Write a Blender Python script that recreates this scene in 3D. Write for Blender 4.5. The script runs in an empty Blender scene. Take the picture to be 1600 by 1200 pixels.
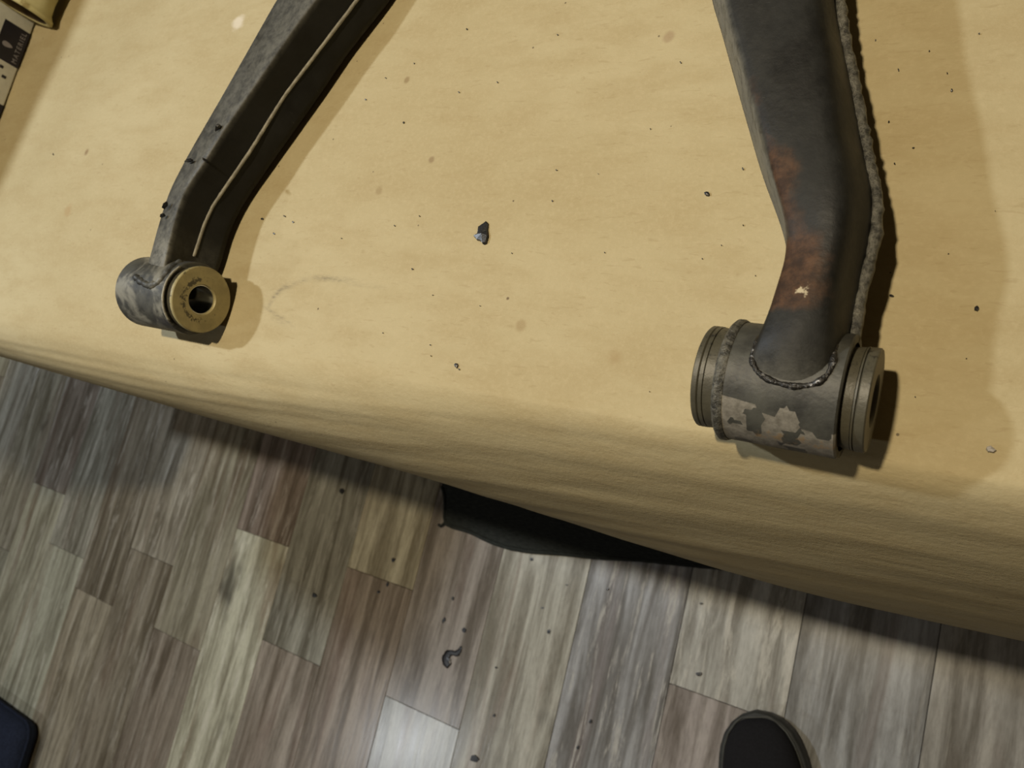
import bpy, bmesh, math, random
import numpy as np
from mathutils import Vector, Matrix, noise as mnoise

random.seed(7)
rng = np.random.default_rng(7)
SC = bpy.context.scene
COL = SC.collection

# ------------------------------------------------------------------ camera
F = 1155.0                      # focal length in pixels of the 1600x1200 frame
H = 1.07                        # camera height above the floor
T = 0.74                        # table height (top of the paper)
RW = np.array([[0.84623805, 0.13656886, -0.51500496],
               [0.24074647, -0.96030143, 0.14093369],
               [-0.47531285, -0.24324908, -0.84552208]])
cd = bpy.data.cameras.new('camera')
cam = bpy.data.objects.new('camera', cd)
COL.objects.link(cam)
cd.sensor_width = 36.0
cd.lens = F / 1600 * 36.0
cd.clip_start = 0.02
cd.dof.use_dof = True
cd.dof.focus_distance = 0.37
cd.dof.aperture_fstop = 17.0
r_, d_, f_ = RW[:, 0], RW[:, 1], RW[:, 2]
M = Matrix(((r_[0], -d_[0], -f_[0], 0), (r_[1], -d_[1], -f_[1], 0), (r_[2], -d_[2], -f_[2], H), (0, 0, 0, 1)))
cam.matrix_world = M
SC.camera = cam

# ------------------------------------------------------------------ light
w = bpy.data.worlds.new('room_ambient')
SC.world = w
w.use_nodes = True
w.node_tree.nodes['Background'].inputs[0].default_value = (1.0, 0.70, 0.34, 1)
w.node_tree.nodes['Background'].inputs[1].default_value = 0.050


def lamp(name, loc, power, color, radius):
    l = bpy.data.lights.new(name, 'POINT')
    l.energy = power
    l.color = color
    l.shadow_soft_size = radius
    o = bpy.data.objects.new(name, l)
    o.location = loc
    COL.objects.link(o)
    return o


lamp('lamp_beside_table', (-1.18, 0.15, 1.90), 40, (0.92, 1.02, 1.13), 0.03)
lamp('lamp_above_table', (-0.20, 0.135, 2.02), 58, (1.0, 0.845, 0.60), 0.03)
lamp('lamp_behind_viewer', (-2.20, -1.40, 2.44), 27, (0.95, 1.0, 1.04), 0.06)
SC.view_settings.view_transform = 'Standard'
SC.view_settings.look = 'None'
SC.view_settings.gamma = 1
SC.view_settings.use_curve_mapping = False
SC.view_settings.exposure = 0.0


# ------------------------------------------------------------------ helpers
def ray(px, py):
    return RW @ np.array([px - 800.0, py - 600.0, F])


def at(px, py, z):
    """the point of height z that stands where the photograph shows (px, py)"""
    d = ray(px, py)
    t = (z - H) / d[2]
    return Vector((d[0] * t, d[1] * t, z))


def link(name, me, mat=None, parent=None, smooth=True):
    o = bpy.data.objects.new(name, me)
    COL.objects.link(o)
    if mat is not None:
        me.materials.append(mat)
    if parent is not None:
        o.parent = parent
    if smooth and hasattr(me, 'polygons'):
        me.polygons.foreach_set('use_smooth', [True] * len(me.polygons))
    return o


def mesh(name, verts, faces, mat=None, parent=None, smooth=True, bevel=None):
    me = bpy.data.meshes.new(name)
    me.from_pydata([tuple(v) for v in verts], [], faces)
    me.update()
    o = link(name, me, mat, parent, smooth)
    bm = bmesh.new()
    bm.from_mesh(me)
    bmesh.ops.recalc_face_normals(bm, faces=bm.faces)
    bm.to_mesh(me)
    bm.free()
    return o


def empty(name, loc, label=None, cat=None, group=None):
    o = bpy.data.objects.new(name, None)
    o.location = loc
    o.empty_display_size = 0.02
    COL.objects.link(o)
    tag(o, label, cat, group)
    bpy.context.view_layer.update()
    return o


def tag(o, label=None, cat=None, group=None, kind=None):
    if label: o['label'] = label
    if cat: o['category'] = cat
    if group: o['group'] = group
    if kind: o['kind'] = kind
    return o


def adopt(child, parent):
    """parent keeps the child where it stands"""
    child.parent = parent
    child.matrix_parent_inverse = Matrix.Translation(parent.location).inverted()
    return child


def set_attr(o, name, vals):
    a = o.data.attributes.new(name, 'FLOAT', 'POINT')
    a.data.foreach_set('value', np.asarray(vals, dtype=np.float32))


def box_geo(x0, x1, y0, y1, z0, z1):
    v = [(x0, y0, z0), (x1, y0, z0), (x1, y1, z0), (x0, y1, z0), (x0, y0, z1), (x1, y0, z1), (x1, y1, z1), (x0, y1, z1)]
    f = [(0, 3, 2, 1), (4, 5, 6, 7), (0, 1, 5, 4), (1, 2, 6, 5), (2, 3, 7, 6), (3, 0, 4, 7)]
    return v, f


def box(name, x0, x1, y0, y1, z0, z1, mat, parent=None, bev=0.0, seg=2):
    v, f = box_geo(x0, x1, y0, y1, z0, z1)
    o = mesh(name, v, f, mat, None, smooth=False)
    if bev:
        bm = bmesh.new()
        bm.from_mesh(o.data)
        bmesh.ops.bevel(bm, geom=bm.edges[:], offset=bev, segments=seg, profile=0.5, affect='EDGES')
        bm.to_mesh(o.data)
        bm.free()
        o.data.polygons.foreach_set('use_smooth', [True] * len(o.data.polygons))
    if parent is not None:
        adopt(o, parent)
    return o


def smoothstep(a, b, x):
    t = np.clip((np.asarray(x, float) - a) / (b - a), 0, 1)
    return t * t * (3 - 2 * t)


def subsurf(o, lv=2):
    m = o.modifiers.new('subdivision', 'SUBSURF')
    m.levels = lv
    m.render_levels = lv


def tube(name, pts, rad, mat, parent=None, seg=8, closed=False, jitter=0.0):
    pts = [Vector(p) for p in pts]
    n = len(pts)
    verts, faces = [], []
    up = Vector((0.13, 0.21, 1)).normalized()
    for i, p in enumerate(pts):
        a = pts[(i - 1) % n] if (closed or i > 0) else pts[i]
        b = pts[(i + 1) % n] if (closed or i < n - 1) else pts[i]
        t = (b - a).normalized()
        s = t.cross(up).normalized()
        u = s.cross(t).normalized()
        rr = rad[i] if hasattr(rad, '__len__') else rad
        for k in range(seg):
            ang = 2 * math.pi * k / seg
            r2 = rr * (1 + jitter * random.uniform(-1, 1))
            verts.append(p + s * math.cos(ang) * r2 + u * math.sin(ang) * r2)
    m = n if closed else n - 1
    for i in range(m):
        for k in range(seg):
            j = (i + 1) % n
            faces.append((i * seg + k, i * seg + (k + 1) % seg, j * seg + (k + 1) % seg, j * seg + k))
    if not closed:
        faces.append(tuple(range(seg)))
        faces.append(tuple((n - 1) * seg + k for k in range(seg)))
    o = mesh(name, verts, faces, mat)
    if parent is not None:
        adopt(o, parent)
    return o


def catmull(pts, n):
    P = np.array(pts, float)
    d = np.r_[0, np.cumsum(np.linalg.norm(np.diff(P, axis=0), axis=1))]
    s = np.linspace(0, d[-1], n)
    out = np.stack([np.interp(s, d, P[:, k]) for k in range(P.shape[1])], 1)
    for _ in range(3):
        q = out.copy()
        q[1:-1] = 0.25 * out[:-2] + 0.5 * out[1:-1] + 0.25 * out[2:]
        out = q
    return out


# ------------------------------------------------------------------ node helper
class NT:
    def __init__(self, name):
        self.mat = bpy.data.materials.new(name)
        self.mat.use_nodes = True
        self.t = self.mat.node_tree
        self.bsdf = self.t.nodes['Principled BSDF']
        self.bsdf.inputs['Specular IOR Level'].default_value = 0.4

    def new(self, typ, **kw):
        n = self.t.nodes.new(typ)
        for k, v in kw.items():
            setattr(n, k, v)
        return n

    def put(self, sock, v):
        if isinstance(v, bpy.types.NodeSocket):
            self.t.links.new(v, sock)
        elif v is not None:
            if hasattr(sock.default_value, '__len__') and not hasattr(v, '__len__'):
                sock.default_value = (v, v, v)
            elif hasattr(v, '__len__') and len(v) == 3 and len(sock.default_value) == 4:
                sock.default_value = (*v, 1)
            else:
                sock.default_value = v

    def pos(self):
        return self.new('ShaderNodeNewGeometry').outputs['Position']

    def obj(self):
        return self.new('ShaderNodeTexCoord').outputs['Object']

    def scale(self, v, s):
        n = self.new('ShaderNodeVectorMath', operation='MULTIPLY')
        self.put(n.inputs[0], v)
        n.inputs[1].default_value = s
        return n.outputs[0]

    def vadd(self, a, b):
        n = self.new('ShaderNodeVectorMath', operation='ADD')
        self.put(n.inputs[0], a)
        self.put(n.inputs[1], b)
        return n.outputs[0]

    def noise(self, v, sc, det=4, rough=0.55, dist=0.0):
        n = self.new('ShaderNodeTexNoise')
        self.put(n.inputs['Vector'], v)
        n.inputs['Scale'].default_value = sc
        n.inputs['Detail'].default_value = det
        n.inputs['Roughness'].default_value = rough
        n.inputs['Distortion'].default_value = dist
        return n.outputs['Fac']

    def math(self, op, a, b=None, clamp=False):
        n = self.new('ShaderNodeMath', operation=op)
        n.use_clamp = clamp
        self.put(n.inputs[0], a)
        if b is not None:
            self.put(n.inputs[1], b)
        return n.outputs[0]

    def ramp(self, v, a, b, lo=0.0, hi=1.0):
        n = self.new('ShaderNodeMapRange')
        n.interpolation_type = 'SMOOTHSTEP'
        self.put(n.inputs[0], v)
        n.inputs[1].default_value = a
        n.inputs[2].default_value = b
        n.inputs[3].default_value = lo
        n.inputs[4].default_value = hi
        return n.outputs[0]

    def mix(self, f, a, b, mode='MIX'):
        n = self.new('ShaderNodeMix', data_type='RGBA', blend_type=mode)
        self.put(n.inputs[0], f)
        self.put(n.inputs[6], a)
        self.put(n.inputs[7], b)
        return n.outputs[2]

    def attr(self, name):
        return self.new('ShaderNodeAttribute', attribute_name=name).outputs['Fac']

    def bump(self, h, dist, strength=1.0):
        n = self.new('ShaderNodeBump')
        n.inputs['Strength'].default_value = strength
        n.inputs['Distance'].default_value = dist
        self.put(n.inputs['Height'], h)
        self.t.links.new(n.outputs[0], self.bsdf.inputs['Normal'])

    def out(self, color=None, rough=None, metal=None, spec=None):
        if color is not None: self.put(self.bsdf.inputs['Base Color'], color)
        if rough is not None: self.put(self.bsdf.inputs['Roughness'], rough)
        if metal is not None: self.put(self.bsdf.inputs['Metallic'], metal)
        if spec is not None: self.put(self.bsdf.inputs['Specular IOR Level'], spec)
        return self.mat


def plain(name, color, rough=0.6, metal=0.0, var=0.25, sc=60, bump=0.0, spec=0.4):
    n = NT(name)
    p = n.pos()
    f = n.ramp(n.noise(p, sc, 5), 0.3, 0.7)
    c = n.mix(f, tuple(x * (1 - var) for x in color), tuple(x * (1 + var) for x in color))
    if bump:
        n.bump(n.noise(p, sc * 4, 4), bump)
    return n.out(c, rough, metal, spec)


# ------------------------------------------------------------------ materials
def mat_paper():
    n = NT('kraft_paper')
    p = n.pos()
    big = n.noise(n.scale(p, (5, 9, 9)), 1.0, 3)
    mid = n.noise(n.scale(p, (22, 60, 60)), 1.0, 5, 0.6)
    fine = n.noise(n.scale(p, (350, 420, 420)), 1.0, 3, 0.7)
    fib = n.noise(n.scale(p, (120, 520, 520)), 1.0, 2, 0.6, 0.6)
    c = n.mix(n.ramp(big, 0.32, 0.68), (0.388, 0.322, 0.180), (0.424, 0.360, 0.212))
    c = n.mix(n.ramp(mid, 0.35, 0.72, 0, 0.6), c, (0.347, 0.274, 0.142))
    c = n.mix(n.ramp(fine, 0.4, 0.8, 0, 0.40), c, (0.47, 0.392, 0.235))
    c = n.mix(n.ramp(fib, 0.60, 0.72, 0, 0.35), c, (0.31, 0.24, 0.125))
    # smudges of black grease and spilled spots
    sm = n.attr('smudge')
    sn = n.noise(n.scale(p, (160, 700, 700)), 1.0, 4, 0.7)
    f = n.math('MULTIPLY', sm, n.ramp(sn, 0.30, 0.70), True)
    c = n.mix(f, c, (0.075, 0.065, 0.055))
    for (px, py, r, col, s) in [(135, 237, 0.0045, (0.18, 0.11, 0.05), 0.7), (370, 35, 0.010, (0.62, 0.56, 0.45), 0.75),
                                (592, 297, 0.005, (0.24, 0.17, 0.08), 0.5), (1045, 55, 0.004, (0.26, 0.17, 0.10), 0.5),
                                (635, 124, 0.003, (0.22, 0.15, 0.07), 0.7), (674, 250, 0.003, (0.2, 0.13, 0.07), 0.6),
                                (105, 330, 0.008, (0.33, 0.22, 0.10), 0.5), (813, 508, 0.004, (0.27, 0.19, 0.09), 0.5),
                                (960, 560, 0.008, (0.30, 0.21, 0.10), 0.45), (793, 466, 0.0013, (0.13, 0.09, 0.05), 0.9)]:
        q = at(px, py, T)
        dn = n.new('ShaderNodeVectorMath', operation='DISTANCE')
        n.put(dn.inputs[0], p)
        dn.inputs[1].default_value = q
        dd = n.math('ADD', dn.outputs['Value'], n.math('MULTIPLY', n.math('SUBTRACT', mid, 0.5), r * 2.2))
        c = n.mix(n.ramp(dd, r * 0.4, r, s, 0.0), c, col)
    # tiny grit all over
    v = n.new('ShaderNodeTexVoronoi')
    n.put(v.inputs['Vector'], p)
    v.inputs['Scale'].default_value = 62
    spk = n.ramp(v.outputs['Distance'], 0.030, 0.055, 1, 0)
    cut = n.ramp(n.new('ShaderNodeSeparateColor').outputs[0], 0, 1)
    sep = n.new('ShaderNodeSeparateColor')
    n.t.links.new(v.outputs['Color'], sep.inputs[0])
    spk = n.math('MULTIPLY', spk, n.ramp(sep.outputs[0], 0.68, 0.74))
    c = n.mix(n.math('MULTIPLY', spk, 0.8), c, (0.07, 0.05, 0.03))
    hgt = n.math('ADD', n.math('MULTIPLY', mid, 0.8), n.math('MULTIPLY', fine, 0.25))
    n.bump(hgt, 0.0011, 0.8)
    return n.out(c, 0.72, 0, 0.25)


def mat_plank():
    n = NT('vinyl_plank')
    info = n.new('ShaderNodeObjectInfo')
    rnd = n.new('ShaderNodeCombineXYZ')
    n.put(rnd.inputs[0], n.math('MULTIPLY', info.outputs['Random'], 37.0))
    n.put(rnd.inputs[1], n.math('MULTIPLY', info.outputs['Random'], 91.0))
    p = n.vadd(n.pos(), rnd.outputs[0])
    st = n.noise(n.scale(p, (42, 3.2, 1)), 1.0, 6, 0.62, 0.5)
    st2 = n.noise(n.scale(p, (17, 2.1, 1)), 1.0, 4, 0.6, 0.8)
    wash = n.noise(n.scale(p, (60, 6, 1)), 1.0, 6, 0.75, 0.4)
    saw = n.noise(n.scale(p, (9, 95, 1)), 1.0, 3, 0.6)
    blk = n.noise(n.scale(p, (9, 5, 1)), 1.0, 3, 0.5)
    fine = n.noise(n.scale(p, (260, 60, 1)), 1.0, 3, 0.7)
    base = info.outputs['Color']
    c = n.mix(n.ramp(st, 0.34, 0.66, 0, 0.90), n.mix(1.0, base, (0.36, 0.34, 0.31), 'MULTIPLY'), base)
    c = n.mix(n.ramp(st2, 0.52, 0.70, 0, 0.55), c, n.mix(1.0, base, (0.42, 0.33, 0.30), 'MULTIPLY'))
    lightc = n.mix(0.5, base, (0.66, 0.63, 0.55))
    amt = n.math('MULTIPLY', n.ramp(wash, 0.52, 0.62), n.ramp(info.outputs['Alpha'], 0.0, 1.0, 0.15, 1.0))
    c = n.mix(n.math('MULTIPLY', amt, 0.75), c, lightc)
    c = n.mix(n.ramp(saw, 0.56, 0.74, 0, 0.20), c, n.mix(1.0, base, (0.55, 0.50, 0.47), 'MULTIPLY'))
    c = n.mix(n.ramp(blk, 0.64, 0.76, 0, 0.75), c, (0.028, 0.024, 0.020))
    c = n.mix(n.ramp(fine, 0.35, 0.75, 0, 0.22), c, (0.04, 0.034, 0.028))
    h = n.math('ADD', n.math('MULTIPLY', st, 0.6), n.math('MULTIPLY', wash, 0.3))
    n.bump(h, 0.0007, 0.5)
    return n.out(c, n.ramp(st, 0.2, 0.8, 0.19, 0.29), 0, 0.5)


def mat_arm():
    n = NT('old_black_paint')
    p = n.pos()
    a = n.noise(p, 38, 6, 0.6)
    b = n.noise(p, 150, 5, 0.7)
    g = n.noise(p, 420, 3, 0.6)
    c = n.mix(n.ramp(a, 0.32, 0.70), (0.003, 0.0031, 0.003), (0.011, 0.0112, 0.010))
    dust_and_light = n.math('MULTIPLY', n.attr('dust_and_light'), n.ramp(b, 0.25, 0.72, 0.25, 1.0), True)
    c = n.mix(dust_and_light, c, (0.155, 0.150, 0.125))  # grey dust, plus light painted on the creases and left facet
    rust = n.attr('rust')
    rf = n.ramp(n.math('ADD', rust, n.math('MULTIPLY', n.math('SUBTRACT', a, 0.5), 2.0)), 0.34, 0.86)
    rc = n.mix(n.ramp(b, 0.35, 0.7), (0.030, 0.016, 0.009), (0.085, 0.043, 0.021))
    c = n.mix(rf, c, rc)
    bare = n.attr('bare')
    bf = n.ramp(n.math('ADD', bare, n.math('MULTIPLY', n.math('SUBTRACT', b, 0.5), 2.0)), 0.75, 0.92)
    c = n.mix(bf, c, (0.42, 0.36, 0.24))
    sc = n.ramp(n.noise(n.scale(p, (40, 300, 60)), 1.0, 4, 0.7, 2.0), 0.70, 0.74, 0, 0.35)
    c = n.mix(sc, c, (0.16, 0.15, 0.13))
    n.bump(n.math('ADD', n.math('MULTIPLY', b, 0.7), n.math('MULTIPLY', g, 0.4)), 0.0009, 0.35)
    return n.out(c, n.ramp(a, 0.3, 0.7, 0.48, 0.70), 0, 0.25)


def mat_sleeve(name, worn):
    n = NT(name)
    p = n.pos()
    a = n.noise(p, 70, 5, 0.6)
    b = n.noise(p, 260, 4, 0.7)
    c = n.mix(n.ramp(a, 0.3, 0.7), (0.020, 0.020, 0.018), (0.066, 0.066, 0.056))
    if worn:
        # primer showing where the paint has flaked off, in squarish patches, and rust in it
        v = n.new('ShaderNodeTexVoronoi', distance='CHEBYCHEV')
        n.put(v.inputs['Vector'], n.scale(p, (150, 110, 110)))
        v.inputs['Scale'].default_value = 1.0
        sep = n.new('ShaderNodeSeparateColor')
        n.t.links.new(v.outputs['Color'], sep.inputs[0])
        e = n.math('ADD', n.attr('bare'), n.math('MULTIPLY', n.math('SUBTRACT', sep.outputs[0], 0.5), 0.85))
        pf = n.ramp(e, 0.49, 0.51)
        c = n.mix(pf, c, n.mix(n.ramp(b, 0.3, 0.7), (0.120, 0.110, 0.090), (0.215, 0.200, 0.168)))
        rf = n.ramp(n.math('ADD', n.attr('rust'), n.math('MULTIPLY', n.math('SUBTRACT', b, 0.5), 2.2)), 0.50, 0.85)
        c = n.mix(n.math('MULTIPLY', rf, 0.85), c, n.mix(n.ramp(b, 0.35, 0.65), (0.10, 0.050, 0.022), (0.20, 0.14, 0.075)))
    else:
        d = n.ramp(n.noise(p, 55, 4, 0.6, 0.5), 0.42, 0.62)
        c = n.mix(d, c, (0.175, 0.170, 0.140))
        k = n.ramp(n.noise(p, 42, 3, 0.6), 0.58, 0.68)
        c = n.mix(n.math('MULTIPLY', k, 0.85), c, (0.028, 0.027, 0.030))
    n.bump(n.math('ADD', a, n.math('MULTIPLY', b, 0.4)), 0.0008, 0.6)
    return n.out(c, 0.52, 0.0, 0.4)


def mat_disc(name, base, dark, metal=0.25):
    n = NT(name)
    p = n.pos()
    a = n.noise(p, 90, 5, 0.65)
    b = n.noise(p, 340, 4, 0.75)
    c = n.mix(n.ramp(a, 0.3, 0.7), tuple(x * 0.80 for x in base), tuple(x * 1.12 for x in base))
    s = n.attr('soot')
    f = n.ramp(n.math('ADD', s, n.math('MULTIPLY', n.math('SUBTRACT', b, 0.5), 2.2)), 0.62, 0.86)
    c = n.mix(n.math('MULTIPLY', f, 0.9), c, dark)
    n.bump(n.math('ADD', a, b), 0.0004, 0.5)
    return n.out(c, 0.46, metal, 0.5)


PAPER = mat_paper()
PLANK = mat_plank()
ARM = mat_arm()
SLEEVE_WORN = mat_sleeve('worn_sleeve_paint', True)
SLEEVE_GREY = mat_sleeve('dusty_sleeve_paint', False)
DISC_FACE = mat_disc('yellowed_zinc_plate', (0.310, 0.262, 0.125), (0.030, 0.024, 0.016), 0.1)
RING_GREY = mat_disc('khaki_grey_ring', (0.066, 0.061, 0.042), (0.015, 0.015, 0.012), 0.0)
BLACK_RUBBER = plain('black_rubber', (0.010, 0.010, 0.010), 0.6, 0, 0.3, 80)
STEEL = plain('bright_steel', (0.55, 0.55, 0.53), 0.22, 1.0, 0.15, 50)
SEAM = NT('weld_seam_metal')
_p = SEAM.pos()
_b = SEAM.noise(_p, 260, 5, 0.7)
SEAM.bump(_b, 0.002, 0.8)
SEAM = SEAM.out(SEAM.mix(SEAM.ramp(_b, 0.30, 0.72), (0.022, 0.022, 0.019), (0.155, 0.150, 0.125)), 0.48, 0.2, 0.5)
SEAM_PALE = plain('worn_and_lit_edge', (0.26, 0.245, 0.195), 0.55, 0, 0.25, 200, 0.0004)  # pale for the worn lip; on the left seam it paints the light
BEAD = NT('weld_bead_metal')
_p = BEAD.pos()
_b = BEAD.noise(_p, 330, 4, 0.7)
BEAD.bump(_b, 0.002, 0.7)
BEAD = BEAD.out(BEAD.mix(BEAD.ramp(_b, 0.54, 0.70), (0.030, 0.028, 0.025), (0.36, 0.36, 0.37)), 0.30, 0.5, 0.6)
FLAKE = plain('black_paint_flake', (0.014, 0.014, 0.015), 0.35, 0, 0.4, 300, 0.00012, 0.6)
CHIP = plain('pale_chip', (0.42, 0.40, 0.38), 0.5, 0, 0.3, 300, 0.0006)
TABLE_WOOD = plain('table_wood', (0.20, 0.12, 0.06), 0.5, 0, 0.3, 20)
CARTON = plain('white_card', (0.52, 0.52, 0.45), 0.6, 0, 0.08, 90)
LABEL_BLACK = plain('black_print', (0.010, 0.009, 0.014), 0.45, 0, 0.2, 60)
PRINT_GREY = plain('grey_print', (0.20, 0.185, 0.19), 0.5, 0, 0.1, 60)
BLOCKER_BLACK = plain('black_blocker', (0.018, 0.018, 0.018), 0.6, 0, 0.3, 30)
NAVY = plain('navy_upholstery', (0.016, 0.022, 0.042), 0.85, 0, 0.25, 220, 0.0008, 0.2)
CHAIR_WOOD = plain('dark_chair_wood', (0.06, 0.035, 0.02), 0.45, 0, 0.3, 30)
SHOE_UPPER = plain('black_shoe_canvas', (0.012, 0.012, 0.014), 0.85, 0, 0.2, 500, 0.0006, 0.2)
SHOE_SOLE = plain('dark_shoe_sole', (0.026, 0.027, 0.024), 0.6, 0, 0.2, 80)
SHOE_PIPING = plain('grey_shoe_piping', (0.060, 0.062, 0.055), 0.6, 0, 0.2, 80)
RUG = NT('black_woven_cloth')
_p = RUG.pos()
_b = RUG.noise(RUG.scale(_p, (90, 900, 1)), 1.0, 3, 0.6)
RUG.bump(_b, 0.0015)
RUG = RUG.out(RUG.mix(RUG.ramp(_b, 0.3, 0.7), (0.018, 0.021, 0.020), (0.046, 0.052, 0.049)), 0.9, 0, 0.15)
_n = NT('dirty_cream_plastic')
_p = _n.pos()
_a = _n.noise(_p, 45, 5, 0.6)
_b = _n.noise(_p, 190, 4, 0.7)
_c = _n.mix(_n.ramp(_a, 0.3, 0.7), (0.44, 0.40, 0.20), (0.55, 0.52, 0.30))
_c = _n.mix(_n.math('MULTIPLY', _n.attr('soot'), _n.ramp(_b, 0.25, 0.65)), _c, (0.13, 0.13, 0.11))
_c = _n.mix(_n.ramp(_n.noise(_p, 75, 4), 0.62, 0.70, 0, 0.7), _c, (0.20, 0.15, 0.05))
CREAM = _n.out(_c, 0.5, 0, 0.4)
CREAM_IN = plain('tube_inside', (0.10, 0.07, 0.035), 0.7, 0, 0.3, 90)

# ------------------------------------------------------------------ floor of planks
PW = 0.1425 * H
floor = box('floor', -3.6, 2.0, -2.2, 2.6, -0.03, -0.006, plain('floor_bed', (0.022, 0.018, 0.014), 0.7), None)
floor['kind'] = 'structure'
X0 = 0.0172 * H
ends = {0: -0.62, 1: -0.188, 2: -0.55, 3: -0.50, 4: -0.352, 5: -0.188, 6: -0.354, 7: -0.190, 8: -0.42, 9: -0.30, 10: -0.42,
        11: -0.36, 12: -0.25, 13: -0.417, 14: -0.33, -1: -0.45, -2: -0.2}
# (row, side of the end): colour and how whitewashed it is; side 1 is nearer the table
tones = {(-1, 1): ((0.150, 0.135, 0.112), 0.3), (0, 1): ((0.160, 0.152, 0.138), 0.25), (1, 1): ((0.215, 0.198, 0.165), 0.8),
         (1, 0): ((0.170, 0.142, 0.120), 0.3), (2, 1): ((0.165, 0.155, 0.143), 0.9), (3, 1): ((0.225, 0.204, 0.160), 0.2),
         (4, 1): ((0.142, 0.117, 0.092), 0.3), (4, 0): ((0.230, 0.220, 0.195), 0.4), (5, 1): ((0.205, 0.180, 0.135), 0.15),
         (5, 0): ((0.140, 0.112, 0.092), 0.2), (6, 1): ((0.125, 0.115, 0.095), 0.5), (6, 0): ((0.155, 0.128, 0.108), 0.2),
         (7, 1): ((0.120, 0.093, 0.078), 0.6), (7, 0): ((0.245, 0.228, 0.180), 1.0), (8, 1): ((0.145, 0.128, 0.098), 0.5),
         (8, 0): ((0.120, 0.098, 0.080), 0.4), (9, 1): ((0.150, 0.130, 0.105), 0.8), (9, 0): ((0.125, 0.105, 0.082), 0.5),
         (10, 1): ((0.105, 0.088, 0.068), 0.6), (10, 0): ((0.170, 0.145, 0.112), 0.5), (11, 1): ((0.130, 0.120, 0.100), 0.7),
         (12, 1): ((0.112, 0.092, 0.078), 0.8), (13, 1): ((0.150, 0.135, 0.108), 0.6)}
LEN = 0.92
plank_me = None
gap = 0.0008
v, f = box_geo(-PW / 2 + gap / 2, PW / 2 - gap / 2, -LEN / 2 + gap / 2, LEN / 2 - gap / 2, -0.006, 0.0)
bm = bmesh.new()
bv = [bm.verts.new(q) for q in v]
for q in f:
    bm.faces.new([bv[k] for k in q])
bm.normal_update()
te = [e for e in bm.edges if all(abs(vv.co.z) < 1e-6 for vv in e.verts)]
bmesh.ops.bevel(bm, geom=te, offset=0.0004, segments=1, affect='EDGES')
plank_me = bpy.data.meshes.new('plank')
bm.to_mesh(plank_me)
bm.free()
plank_me.materials.append(PLANK)
first = None
for row in range(-12, 23):
    xc = X0 - PW * (row + 0.5)
    e0 = ends.get(row, random.uniform(-0.9, 0.0)) * H
    for k in range(-2, 3):
        yc = e0 + LEN * (k + 0.5)
        if yc < -2.4 or yc > 2.6:
            continue
        if first is None:
            o = bpy.data.objects.new('plank', plank_me)
            first = o
        else:
            o = first.copy()
        COL.objects.link(o)
        o.location = (xc, yc, random.uniform(-0.0002, 0.0002))
        o.rotation_euler = (random.uniform(-1, 1) * 0.0006, random.uniform(-1, 1) * 0.0012, 0)
        adopt(o, floor)
        side = 1 if k == 0 else (0 if k == -1 else 2)
        t = tones.get((row, side))
        if t is None:
            g = random.uniform(0.10, 0.19)
            t = ((g * random.uniform(1.03, 1.16), g, g * random.uniform(0.76, 0.88)), random.uniform(0.2, 0.9))
        g_ = 2.75 if row < 5 else 2.85
        o.color = (t[0][0] * g_ * 0.95, t[0][1] * g_ * (1.04 if row < 5 else 1.01), t[0][2] * g_ * (1.17 if row < 5 else 1.00), t[1])

# ------------------------------------------------------------------ table and paper
YE = 0.050                                   # where the paper starts to roll over the edge
table = empty('work_table', (-0.35, 0.45, 0), 'long wooden work table under the brown kraft paper', 'table')
box('tabletop', -1.40, 0.55, YE + 0.012, 0.88, T - 0.034, T - 0.003, TABLE_WOOD, table, 0.003)
for lx in (-1.33, 0.48):
    for ly in (0.16, 0.80):
        box('leg', lx - 0.03, lx + 0.03, ly - 0.03, ly + 0.03, 0.0, T - 0.034, TABLE_WOOD, table, 0.004)
box('apron', -1.30, 0.45, 0.15, 0.17, T - 0.12, T - 0.034, TABLE_WOOD, table, 0.002)
box('apron', -1.30, 0.45, 0.79, 0.81, T - 0.12, T - 0.034, TABLE_WOOD, table, 0.002)


def wav(x, y):
    v1 = mnoise.noise(Vector((x * 7 + 3.1, y * 17, 0.3)))
    v2 = mnoise.noise(Vector((x * 16 - 1.7, y * 44, 4.3)))
    v3 = mnoise.noise(Vector((x * 30 + 5, y * 34, 9.1)))
    return 0.0011 * v1 + 0.0005 * v2 + 0.00022 * v3


def paper_z(x, y):
    return T - 0.0006 + wav(x, y) * (0.35 + 0.65 * min(1, abs(y - 0.07) / 0.05))


# the free lower edge of the paper: picture point, height
edge = [(-260, 485, T - 0.055), (0, 557, T - 0.062), (280, 640, T - 0.078), (450, 687, T - 0.090), (600, 728, T - 0.108), (700, 757, T - 0.120),
        (900, 820, T - 0.175), (1110, 886, T - 0.220), (1300, 937, T - 0.255), (1600, 1002, T - 0.280), (1900, 1062, T - 0.290)]
E3 = np.array([at(*e) for e in edge])
ex = np.r_[-1.6, E3[:, 0], 0.9]
ey = np.r_[E3[0, 1], E3[:, 1], E3[-1, 1]]
ez = np.r_[E3[0, 2], E3[:, 2], E3[-1, 2]]
xs = np.unique(np.round(np.concatenate([np.arange(-1.38, -0.90, 0.008), np.arange(-0.90, 0.10, 0.003), np.arange(-0.412, -0.328, 0.0007),
                                        np.arange(0.10, 0.53, 0.012)]), 5))
ys = np.unique(np.round(np.concatenate([np.arange(YE, 0.46, 0.003), np.arange(0.062, 0.10, 0.0007), np.arange(0.46, 0.87, 0.02)]), 5))
ND = 44
EY = np.interp(xs, ex, ey)
EZ = np.interp(xs, ex, ez)
ker = np.ones(25) / 25
EY = np.convolve(np.pad(EY, 12, 'edge'), ker, 'valid')
EZ = np.convolve(np.pad(EZ, 12, 'edge'), ker, 'valid')
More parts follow.
